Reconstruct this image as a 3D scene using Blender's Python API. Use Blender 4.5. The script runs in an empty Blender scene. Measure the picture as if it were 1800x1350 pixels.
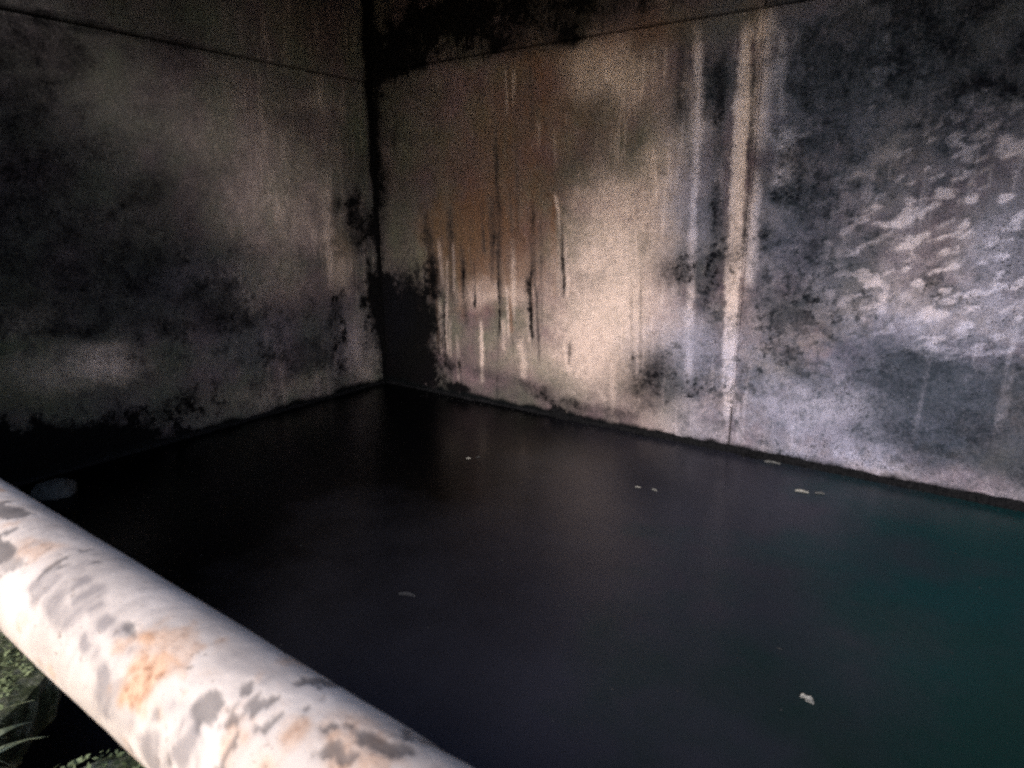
import bpy, bmesh, math, random
import numpy as np

random.seed(7)
scene = bpy.context.scene
COL = scene.collection
R = math.radians

# ------------------------------------------------------------------ camera
cam_data = bpy.data.cameras.new('camera')
cam_data.lens = 23.4
cam_data.sensor_width = 36.0
cam_data.clip_start = 0.02
cam_data.clip_end = 2000.0
cam_data.dof.use_dof = True
cam_data.dof.focus_distance = 6.5
cam_data.dof.aperture_fstop = 11.0
cam = bpy.data.objects.new('camera', cam_data)
cam.location = (0.0, 0.0, 2.2)
cam.rotation_euler = (R(90 - 14.6), 0.0, R(35.27))
COL.objects.link(cam)
scene.camera = cam

# ------------------------------------------------------------------ daylight
SUN_ELEV, SUN_AZ = R(27.0), R(-26.0)      # sun stands behind the camera, a little to its right
sun_dir = (-math.sin(-SUN_AZ) * math.cos(SUN_ELEV), math.cos(SUN_AZ) * math.cos(SUN_ELEV), -math.sin(SUN_ELEV))
world = bpy.data.worlds.new('World')
scene.world = world
world.use_nodes = True
wn = world.node_tree
bg = wn.nodes['Background']
sky = wn.nodes.new('ShaderNodeTexSky')
sky.sky_type = 'NISHITA'
sky.sun_disc = False
sky.sun_elevation = SUN_ELEV
sky.sun_rotation = math.atan2(-sun_dir[0], -sun_dir[1])
sky.air_density = 1.0
sky.dust_density = 1.2
sky.ozone_density = 1.0
bg.inputs['Strength'].default_value = 0.15
wn.links.new(sky.outputs['Color'], bg.inputs['Color'])

sun_data = bpy.data.lights.new('sun', 'SUN')
sun_data.energy = 1.0
sun_data.angle = R(14.0)
sun_data.color = (1.0, 0.94, 0.88)
sun = bpy.data.objects.new('sun', sun_data)
from mathutils import Vector
sun.rotation_euler = Vector(sun_dir).to_track_quat('-Z', 'Y').to_euler()
sun.location = (4, -10, 9)
COL.objects.link(sun)

vs = scene.view_settings
vs.view_transform = 'Standard'
vs.look = 'None'
vs.gamma = 1.0
vs.use_curve_mapping = False
vs.exposure = 1.1
scene.cycles.use_denoising = False        # keep the grain of a dim hand-held picture
scene.cycles.filter_width = 2.6               # soft phone lens
scene.cycles.max_bounces = 8
scene.cycles.diffuse_bounces = 5
scene.cycles.sample_clamp_indirect = 6.0

# ------------------------------------------------------------------ dimensions of the place (metres, water at z = 0)
WALL_Y = 6.02        # far wall of the tank
WALL_X = -6.30       # left wall of the tank
LIFT_Z = 3.78        # horizontal casting joint
ROOF_Z = 4.80        # underside of the added roof slab
JOINT_X = -1.765     # vertical joint in the far wall

# ------------------------------------------------------------------ helpers
def tag(o, label=None, cat=None, group=None, kind=None):
    if label: o['label'] = label
    if cat: o['category'] = cat
    if group: o['group'] = group
    if kind: o['kind'] = kind
    return o

def empty(name, loc):
    o = bpy.data.objects.new(name, None)
    o.empty_display_size = 0.1
    o.location = loc
    COL.objects.link(o)
    return o

def link(name, mesh, mat, parent=None):
    o = bpy.data.objects.new(name, mesh)
    if mat and not mesh.materials:
        mesh.materials.append(mat)
    COL.objects.link(o)
    if parent:
        o.parent = parent
        o.matrix_parent_inverse = parent.matrix_basis.inverted()
    return o

def mesh_from(name, verts, faces, smooth=False):
    me = bpy.data.meshes.new(name)
    me.from_pydata([tuple(map(float, v)) for v in verts], [], faces)
    me.update()
    if smooth:
        me.shade_smooth()
    return me

def box_mesh(name, x0, x1, y0, y1, z0, z1, bevel=0.0):
    bm = bmesh.new()
    bmesh.ops.create_cube(bm, size=1.0)
    for v in bm.verts:
        v.co = ((x0 + x1) / 2 + v.co.x * (x1 - x0), (y0 + y1) / 2 + v.co.y * (y1 - y0), (z0 + z1) / 2 + v.co.z * (z1 - z0))
    if bevel:
        bmesh.ops.bevel(bm, geom=bm.edges[:], offset=bevel, segments=2, affect='EDGES')
    me = bpy.data.meshes.new(name)
    bm.to_mesh(me); bm.free()
    return me

# value noise on arrays, several octaves
def vnoise(x, y, seed):
    rng = np.random.RandomState(seed)
    T = rng.rand(256, 256)
    xi = np.floor(x).astype(int); yi = np.floor(y).astype(int)
    fx = x - xi; fy = y - yi
    fx = fx * fx * (3 - 2 * fx); fy = fy * fy * (3 - 2 * fy)
    a = T[xi % 256, yi % 256]; b = T[(xi + 1) % 256, yi % 256]
    c = T[xi % 256, (yi + 1) % 256]; d = T[(xi + 1) % 256, (yi + 1) % 256]
    return (a * (1 - fx) + b * fx) * (1 - fy) + (c * (1 - fx) + d * fx) * fy

def fbm(x, y, scale, seed, octaves=5, gain=0.55):
    s = 0; a = 1.0; t = 0
    for k in range(octaves):
        th = 0.7 * k + 0.3
        xr = x * math.cos(th) - y * math.sin(th); yr = x * math.sin(th) + y * math.cos(th)
        s = s + a * vnoise(xr * scale * 2 ** k + 17.3 * k, yr * scale * 2 ** k + 5.1 * k, seed + k)
        t += a; a *= gain
    return s / t            # about 0..1, centred on 0.5

def sstep(a, b, x):
    t = np.clip((x - a) / (b - a), 0, 1)
    return t * t * (3 - 2 * t)

def seg_dist(u, v, p, q):
    dx, dy = q[0] - p[0], q[1] - p[1]
    t = np.clip(((u - p[0]) * dx + (v - p[1]) * dy) / (dx * dx + dy * dy + 1e-9), 0, 1)
    return np.hypot(u - p[0] - t * dx, v - p[1] - t * dy)

CH = {'L': 0, 'M': 1, 'R': 2, 'G': 3, 'B': 4}
def stain_fields(u, v, patches, runs, seed):
    """Stain masks on a wall: lime bloom, black mould, rust, green algae, blue-grey tint."""
    wu = u + 0.34 * (fbm(u, v, 1.6, seed) - 0.5) + 0.12 * (fbm(u, v, 7, seed + 40, 4) - 0.5)
    wv = v + 0.34 * (fbm(u, v, 1.6, seed + 11) - 0.5) + 0.12 * (fbm(u, v, 7, seed + 51, 4) - 0.5)
    F = [np.zeros_like(u) for _ in range(5)]
    rag = fbm(u, v, 5, seed + 21, 6, 0.68) - 0.5
    fine = fbm(u, v, 22, seed + 31, 3, 0.7) - 0.5
    for c, pu, pv, ru, rv, a in patches:
        d = np.hypot((wu - pu) / ru, (wv - pv) / rv)
        m = sstep(1.85, 0.0, d + 0.75 * rag + 0.6 * fine)
        k = CH[c]
        F[k] = 1 - (1 - F[k]) * (1 - a * m)
    su = u + 0.030 * (fbm(u, v, 5, seed + 61, 3) - 0.5) + 0.012 * (fbm(u, v, 30, seed + 62, 2) - 0.5)
    wn = 0.50 + 0.9 * fbm(u * 0.6, v * 1.2, 6, seed + 63, 4, 0.65)
    an = np.clip(0.30 + 1.6 * fbm(u, v * 0.8, 4, seed + 64, 4, 0.65), 0, 1.25)
    for c, hw, a, pts in runs:
        d = np.full_like(u, 9.0)
        for p, q in zip(pts[:-1], pts[1:]):
            d = np.minimum(d, seg_dist(su, v, p, q))
        vert = abs(pts[0][1] - pts[-1][1]) > abs(pts[0][0] - pts[-1][0])
        fade = 1.0
        if vert:                      # runs thin out at both ends
            z1, z0 = max(p[1] for p in pts), min(p[1] for p in pts)
            ln = (z1 - z0) * 0.18 + 0.02
            fade = np.clip((z1 + 0.04 - v) / ln, 0, 1) * np.clip((v - z0 + 0.10) / ln, 0, 1)
        m = sstep(1.7, 0.1, d / (hw * wn) + 1.1 * rag + 0.9 * fine)
        k = CH[c]
        F[k] = 1 - (1 - F[k]) * (1 - np.clip(a * m * an * fade, 0, 1))
    return F

def grid_mesh(name, pos, nu, nv):
    """pos: (nu*nv, 3) array in u-major order"""
    me = bpy.data.meshes.new(name)
    n = nu * nv
    me.vertices.add(n)
    me.vertices.foreach_set('co', np.ascontiguousarray(pos, dtype=np.float32).ravel())
    i = np.arange(nu - 1)[:, None] * nv + np.arange(nv - 1)[None, :]
    quads = np.stack([i, i + nv, i + nv + 1, i + 1], -1).reshape(-1, 4).astype(np.int32)
    nf = len(quads)
    me.loops.add(nf * 4)
    me.loops.foreach_set('vertex_index', quads.ravel())
    me.polygons.add(nf)
    me.polygons.foreach_set('loop_start', np.arange(0, nf * 4, 4, dtype=np.int32))
    me.polygons.foreach_set('loop_total', np.full(nf, 4, dtype=np.int32))
    me.update(calc_edges=True)
    me.validate()
    me.shade_smooth()
    return me

def put_masks(me, name, cols):
    at = me.color_attributes.new(name, 'FLOAT_COLOR', 'POINT')
    n = len(me.vertices)
    a = np.ones((n, 4), dtype=np.float32)
    for k, c in enumerate(cols):
        a[:, k] = c.ravel()
    at.data.foreach_set('color', a.ravel())

# ------------------------------------------------------------------ materials
def new_mat(name):
    m = bpy.data.materials.new(name)
    m.use_nodes = True
    nt = m.node_tree
    return m, nt, nt.nodes['Principled BSDF']

def N(nt, t, **kw):
    n = nt.nodes.new(t)
    for k, v in kw.items():
        setattr(n, k, v)
    return n

def noise(nt, vec, scale, detail=4, rough=0.6):
    n = N(nt, 'ShaderNodeTexNoise')
    n.inputs['Scale'].default_value = scale
    n.inputs['Detail'].default_value = detail
    n.inputs['Roughness'].default_value = rough
    nt.links.new(vec, n.inputs['Vector'])
    return n.outputs['Fac']

def ramp(nt, fac, stops, interp='LINEAR'):
    n = N(nt, 'ShaderNodeValToRGB')
    n.color_ramp.interpolation = interp
    el = n.color_ramp.elements
    while len(el) < len(stops):
        el.new(0.5)
    for e, (p, c) in zip(el, stops):
        e.position = p
        e.color = tuple(c) + (1,) if len(c) == 3 else c
    nt.links.new(fac, n.inputs['Fac'])
    return n.outputs['Color']

def mix(nt, fac, a, b, mode='MIX'):
    n = N(nt, 'ShaderNodeMix', data_type='RGBA', blend_type=mode)
    for s, v in ((n.inputs['Factor'], fac), (n.inputs['A'], a), (n.inputs['B'], b)):
        pass
    ins = [i for i in n.inputs if i.enabled]
    for i, v in zip((n.inputs[0], n.inputs[6], n.inputs[7]), (fac, a, b)):
        if isinstance(v, (int, float)):
            i.default_value = v
        elif isinstance(v, tuple):
            i.default_value = v + (1,)
        else:
            nt.links.new(v, i)
    return n.outputs[2]

def mathn(nt, op, a, b=None, clamp=False):
    n = N(nt, 'ShaderNodeMath', operation=op)
    n.use_clamp = clamp
    for i, v in zip(n.inputs, (a, b)):
        if v is None: continue
        if isinstance(v, (int, float)): i.default_value = v
        else: nt.links.new(v, i)
    return n.outputs[0]

def bump(nt, height, strength, dist, bsdf):
    n = N(nt, 'ShaderNodeBump')
    n.inputs['Strength'].default_value = strength
    n.inputs['Distance'].default_value = dist
    nt.links.new(height, n.inputs['Height'])
    nt.links.new(n.outputs['Normal'], bsdf.inputs['Normal'])

def object_coord(nt):
    return N(nt, 'ShaderNodeTexCoord').outputs['Object']

def stained_concrete(name, base_a, base_b, masks=True):
    m, nt, b = new_mat(name)
    co = object_coord(nt)
    c = ramp(nt, noise(nt, co, 1.3, 6, 0.65), [(0.3, base_a), (0.72, base_b)])
    tint = ramp(nt, noise(nt, co, 2.1, 3, 0.5), [(0.36, (0.90, 1.04, 0.90)), (0.5, (1, 1, 1)), (0.64, (1.06, 0.90, 1.05))])
    c = mix(nt, 1.0, c, tint, 'MULTIPLY')
    speck = noise(nt, co, 34, 5, 0.75)
    if masks:
        aa = N(nt, 'ShaderNodeAttribute', attribute_name='stain_a')
        ab = N(nt, 'ShaderNodeAttribute', attribute_name='stain_b')
        sa = N(nt, 'ShaderNodeSeparateColor'); nt.links.new(aa.outputs['Color'], sa.inputs[0])
        sb = N(nt, 'ShaderNodeSeparateColor'); nt.links.new(ab.outputs['Color'], sb.inputs[0])
        lime, mould, rust = sa.outputs[0], sa.outputs[1], sa.outputs[2]
        algae, blue_tint, wet = sb.outputs[0], sb.outputs[1], sb.outputs[2]
        c = mix(nt, mathn(nt, 'MULTIPLY', rust, 0.9), c, (0.165, 0.088, 0.055))
        c = mix(nt, mathn(nt, 'MULTIPLY', algae, 0.75), c, (0.085, 0.10, 0.045))
        c = mix(nt, mathn(nt, 'MULTIPLY', blue_tint, 0.85), c, (0.108, 0.115, 0.180))
        limec = mix(nt, mathn(nt, 'MULTIPLY', blue_tint, 0.85), (0.80, 0.640, 0.605), (0.50, 0.51, 0.72))
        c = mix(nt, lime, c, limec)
        sp1 = ramp(nt, noise(nt, co, 58, 3, 0.6), [(0.555, (0, 0, 0)), (0.61, (1, 1, 1))])
        spz = ramp(nt, noise(nt, co, 3.2, 4, 0.6), [(0.42, (0.15, 0.15, 0.15)), (0.58, (1, 1, 1))])
        c = mix(nt, mathn(nt, 'MULTIPLY', mathn(nt, 'MULTIPLY', sp1, spz), mathn(nt, 'ADD', mathn(nt, 'MULTIPLY', blue_tint, 0.75), 0.22)), c, (0.035, 0.035, 0.045))
        sp2 = ramp(nt, noise(nt, co, 47, 2, 0.5), [(0.66, (0, 0, 0)), (0.70, (1, 1, 1))])
        c = mix(nt, mathn(nt, 'MULTIPLY', mathn(nt, 'MULTIPLY', sp2, spz), 0.5), c, limec)
        # mould grows in specks: the mask is broken up by fine noise
        mb = mathn(nt, 'ADD', mathn(nt, 'MULTIPLY', mould, 1.04), mathn(nt, 'MULTIPLY', mathn(nt, 'SUBTRACT', speck, 0.5), 1.1))
        mm = ramp(nt, mb, [(0.0, (0, 0, 0)), (0.5, (0.38, 0.38, 0.38)), (0.8, (0.78, 0.78, 0.78)), (1.0, (1, 1, 1))])
        mm2 = mathn(nt, 'MULTIPLY', mm, ramp(nt, mould, [(0.0, (0, 0, 0)), (0.2, (1, 1, 1))]))
        mm2 = mathn(nt, 'MAXIMUM', mm2, ramp(nt, mould, [(0.84, (0, 0, 0)), (0.99, (1, 1, 1))]))
        mc = ramp(nt, mould, [(0.50, (0.052, 0.047, 0.052)), (0.97, (0.0035, 0.0035, 0.0045))])
        mc2 = ramp(nt, mould, [(0.50, (0.034, 0.052, 0.072)), (0.97, (0.004, 0.005, 0.009))])
        mc = mix(nt, blue_tint, mc, mc2)
        c = mix(nt, mathn(nt, 'MULTIPLY', mm2, 0.985), c, mc)
        c = mix(nt, wet, c, (0.006, 0.007, 0.008))
        rg = ramp(nt, wet, [(0, (0.9, 0.9, 0.9)), (1, (0.35, 0.35, 0.35))])
        nt.links.new(rg, b.inputs['Roughness'])
    else:
        b.inputs['Roughness'].default_value = 0.9
    grain = ramp(nt, noise(nt, co, 75, 4, 0.8), [(0.25, (0.62, 0.62, 0.62)), (0.75, (1.3, 1.3, 1.3))])
    c = mix(nt, 0.8, c, grain, 'MULTIPLY')
    pits = ramp(nt, noise(nt, co, 16, 2, 0.5), [(0.22, (0.35, 0.35, 0.35)), (0.30, (1, 1, 1))])
    c = mix(nt, 0.7, c, pits, 'MULTIPLY')
    nt.links.new(c, b.inputs['Base Color'])
    b.inputs['Specular IOR Level'].default_value = 0.04
    bump(nt, mathn(nt, 'ADD', noise(nt, co, 60, 6, 0.7), mathn(nt, 'MULTIPLY', noise(nt, co, 9, 3, 0.6), 1.5)), 0.5, 0.01, b)
    return m

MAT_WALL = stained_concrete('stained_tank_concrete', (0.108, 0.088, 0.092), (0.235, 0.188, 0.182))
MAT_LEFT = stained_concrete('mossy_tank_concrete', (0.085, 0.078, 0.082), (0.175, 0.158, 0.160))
MAT_PLAIN = stained_concrete('plain_concrete', (0.16, 0.15, 0.14), (0.26, 0.24, 0.22), masks=False)

# ------------------------------------------------------------------ stains on the walls (metres along the wall, metres above the water)
# L lime bloom, M mould, R rust, G green algae, B blue-grey tint: (kind, along, height, half width, half height, amount)
BACK_PATCHES = [
    ('L', -3.09, 1.82, 0.38, 0.61, 0.85), ('L', -3.12, 1.14, 0.58, 0.46, 0.85), ('L', -2.7, 1.4, 0.3, 0.5, 0.6), ('L', -3.52, 0.73, 0.7, 0.31, 0.38), ('L', -3.1, 0.57, 0.33, 0.36, 0.6),
    ('L', -2.99, 2.36, 0.36, 0.26, 0.5), ('L', -3.28, 3.54, 0.3, 0.3, 0.45), ('L', -3.09, 3.33, 0.41, 0.2, 0.4), ('L', -3.81, 1.56, 0.64, 0.3, 0.2), ('L', -4.74, 1.32, 0.33, 0.13, 0.5),
    ('L', -4.18, 1.29, 0.23, 0.16, 0.4), ('L', -2.14, 2.87, 0.13, 0.12, 0.5), ('L', -2.49, 2.3, 0.28, 0.56, 0.5), ('L', -2.27, 0.94, 0.28, 0.22, 0.55), ('L', -2.0, 0.34, 0.55, 0.2, 0.3),
    ('L', -2.63, 0.14, 0.37, 0.18, 0.4), ('L', -1.0, 0.44, 0.45, 0.35, 0.36), ('L', -0.54, 0.22, 0.25, 0.2, 0.32), ('L', -1.58, 0.97, 0.25, 0.41, 0.28), ('L', -0.3, 1.74, 0.51, 0.38, 0.18),
    ('L', 0.06, 1.92, 0.2, 0.48, 0.4), ('L', -0.6, 1.37, 0.36, 0.18, 0.34), ('L', -0.07, 1.37, 0.32, 0.17, 0.38), ('L', -3.36, 0.26, 0.42, 0.16, 0.2), ('M', -5.89, 0.78, 0.4, 0.62, 1.0),
    ('M', -5.86, 0.71, 0.44, 0.66, 1.0), ('M', -5.89, 0.74, 0.4, 0.59, 1.0), ('M', -5.9, 0.59, 0.4, 0.52, 1.0), ('M', -6.17, 0.26, 0.47, 0.35, 1.0), ('M', -6.06, 0.42, 0.41, 0.38, 0.9),
    ('M', -6.34, 0.54, 0.17, 0.69, 0.9), ('M', -5.67, 0.29, 0.39, 0.22, 0.7), ('M', -5.0, 4.15, 1.02, 0.22, 0.8), ('M', -3.6, 4.03, 1.0, 0.2, 0.6), ('M', -3.37, 2.63, 0.38, 0.21, 0.35),
    ('M', -3.2, 3.14, 0.36, 0.15, 0.35), ('M', -2.37, 1.61, 0.22, 0.24, 0.8), ('M', -2.04, 1.6, 0.15, 0.36, 0.65), ('M', -2.09, 3.14, 0.12, 0.32, 0.75), ('M', -2.42, 3.26, 0.13, 0.28, 0.5),
    ('M', -2.71, 0.42, 0.37, 0.3, 0.55), ('M', -2.54, 0.74, 0.42, 0.28, 0.5), ('M', -2.18, 0.51, 0.28, 0.14, 0.5), ('M', -0.89, 3.39, 0.84, 0.35, 0.85), ('M', -0.17, 3.23, 0.39, 0.44, 1.0),
    ('M', -0.44, 3.48, 0.52, 0.22, 0.6), ('M', -1.23, 2.94, 0.42, 0.42, 0.65), ('M', -0.61, 2.69, 0.56, 0.24, 0.5), ('M', -1.26, 1.97, 0.4, 0.55, 0.55), ('M', -1.19, 1.31, 0.36, 0.19, 0.5),
    ('M', -1.24, 0.91, 0.28, 0.2, 0.4), ('M', -0.33, 1.65, 0.11, 0.11, 0.7), ('M', -0.13, 1.56, 0.14, 0.11, 0.6), ('M', -5.11, 0.08, 0.14, 0.06, 1.0), ('M', -3.29, 0.24, 0.41, 0.14, 0.45),
    ('M', -6.04, 2.99, 0.66, 1.4, 0.5), ('M', -4.62, 3.81, 1.05, 0.16, 0.35), ('M', -5.84, 4.01, 0.53, 0.35, 0.2), ('R', -4.81, 2.08, 0.49, 0.31, 1.0), ('R', -4.26, 1.9, 0.68, 0.66, 0.35),
    ('R', -3.64, 3.33, 0.58, 0.57, 0.3), ('R', -4.57, 1.58, 0.72, 0.38, 0.6), ('R', -5.06, 1.75, 0.43, 0.39, 0.4), ('R', -5.4, 2.01, 0.22, 0.23, 0.8), ('R', -4.04, 2.02, 0.44, 0.35, 0.45),
    ('R', -4.56, 2.62, 0.93, 0.41, 0.35), ('R', -4.05, 3.63, 0.27, 0.16, 0.5), ('R', -4.4, 3.18, 0.81, 0.56, 0.35), ('R', -4.26, 1.66, 0.46, 0.25, 0.4), ('R', -2.88, 3.73, 0.78, 0.14, 0.5),
    ('R', -3.27, 3.44, 0.48, 0.35, 0.25), ('B', -1.01, 0.54, 0.63, 0.45, 0.6), ('B', -0.17, 0.82, 0.59, 0.5, 0.55), ('B', -1.05, 3.13, 1.0, 0.61, 0.5), ('B', -2.28, 2.3, 0.21, 0.64, 0.45),
    ('B', -2.21, 0.89, 0.5, 0.33, 0.5), ('B', -1.27, 2.06, 0.53, 0.73, 0.35), ('B', 0.1, 1.88, 0.26, 0.6, 0.45), ('B', -6.13, 0.86, 0.31, 0.44, 0.4), ('G', -6.02, 1.79, 0.39, 1.38, 0.45),
    ('G', -5.37, 1.81, 0.45, 0.4, 0.3), ('G', -2.11, 3.69, 0.29, 0.11, 0.6), ('G', -5.88, 3.29, 0.55, 0.74, 0.3), ('G', -0.97, 1.71, 0.29, 0.27, 0.3), ('G', -0.02, 1.03, 0.43, 0.26, 0.35),
    ('G', -0.51, 2.49, 0.44, 0.24, 0.3),
]
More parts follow.
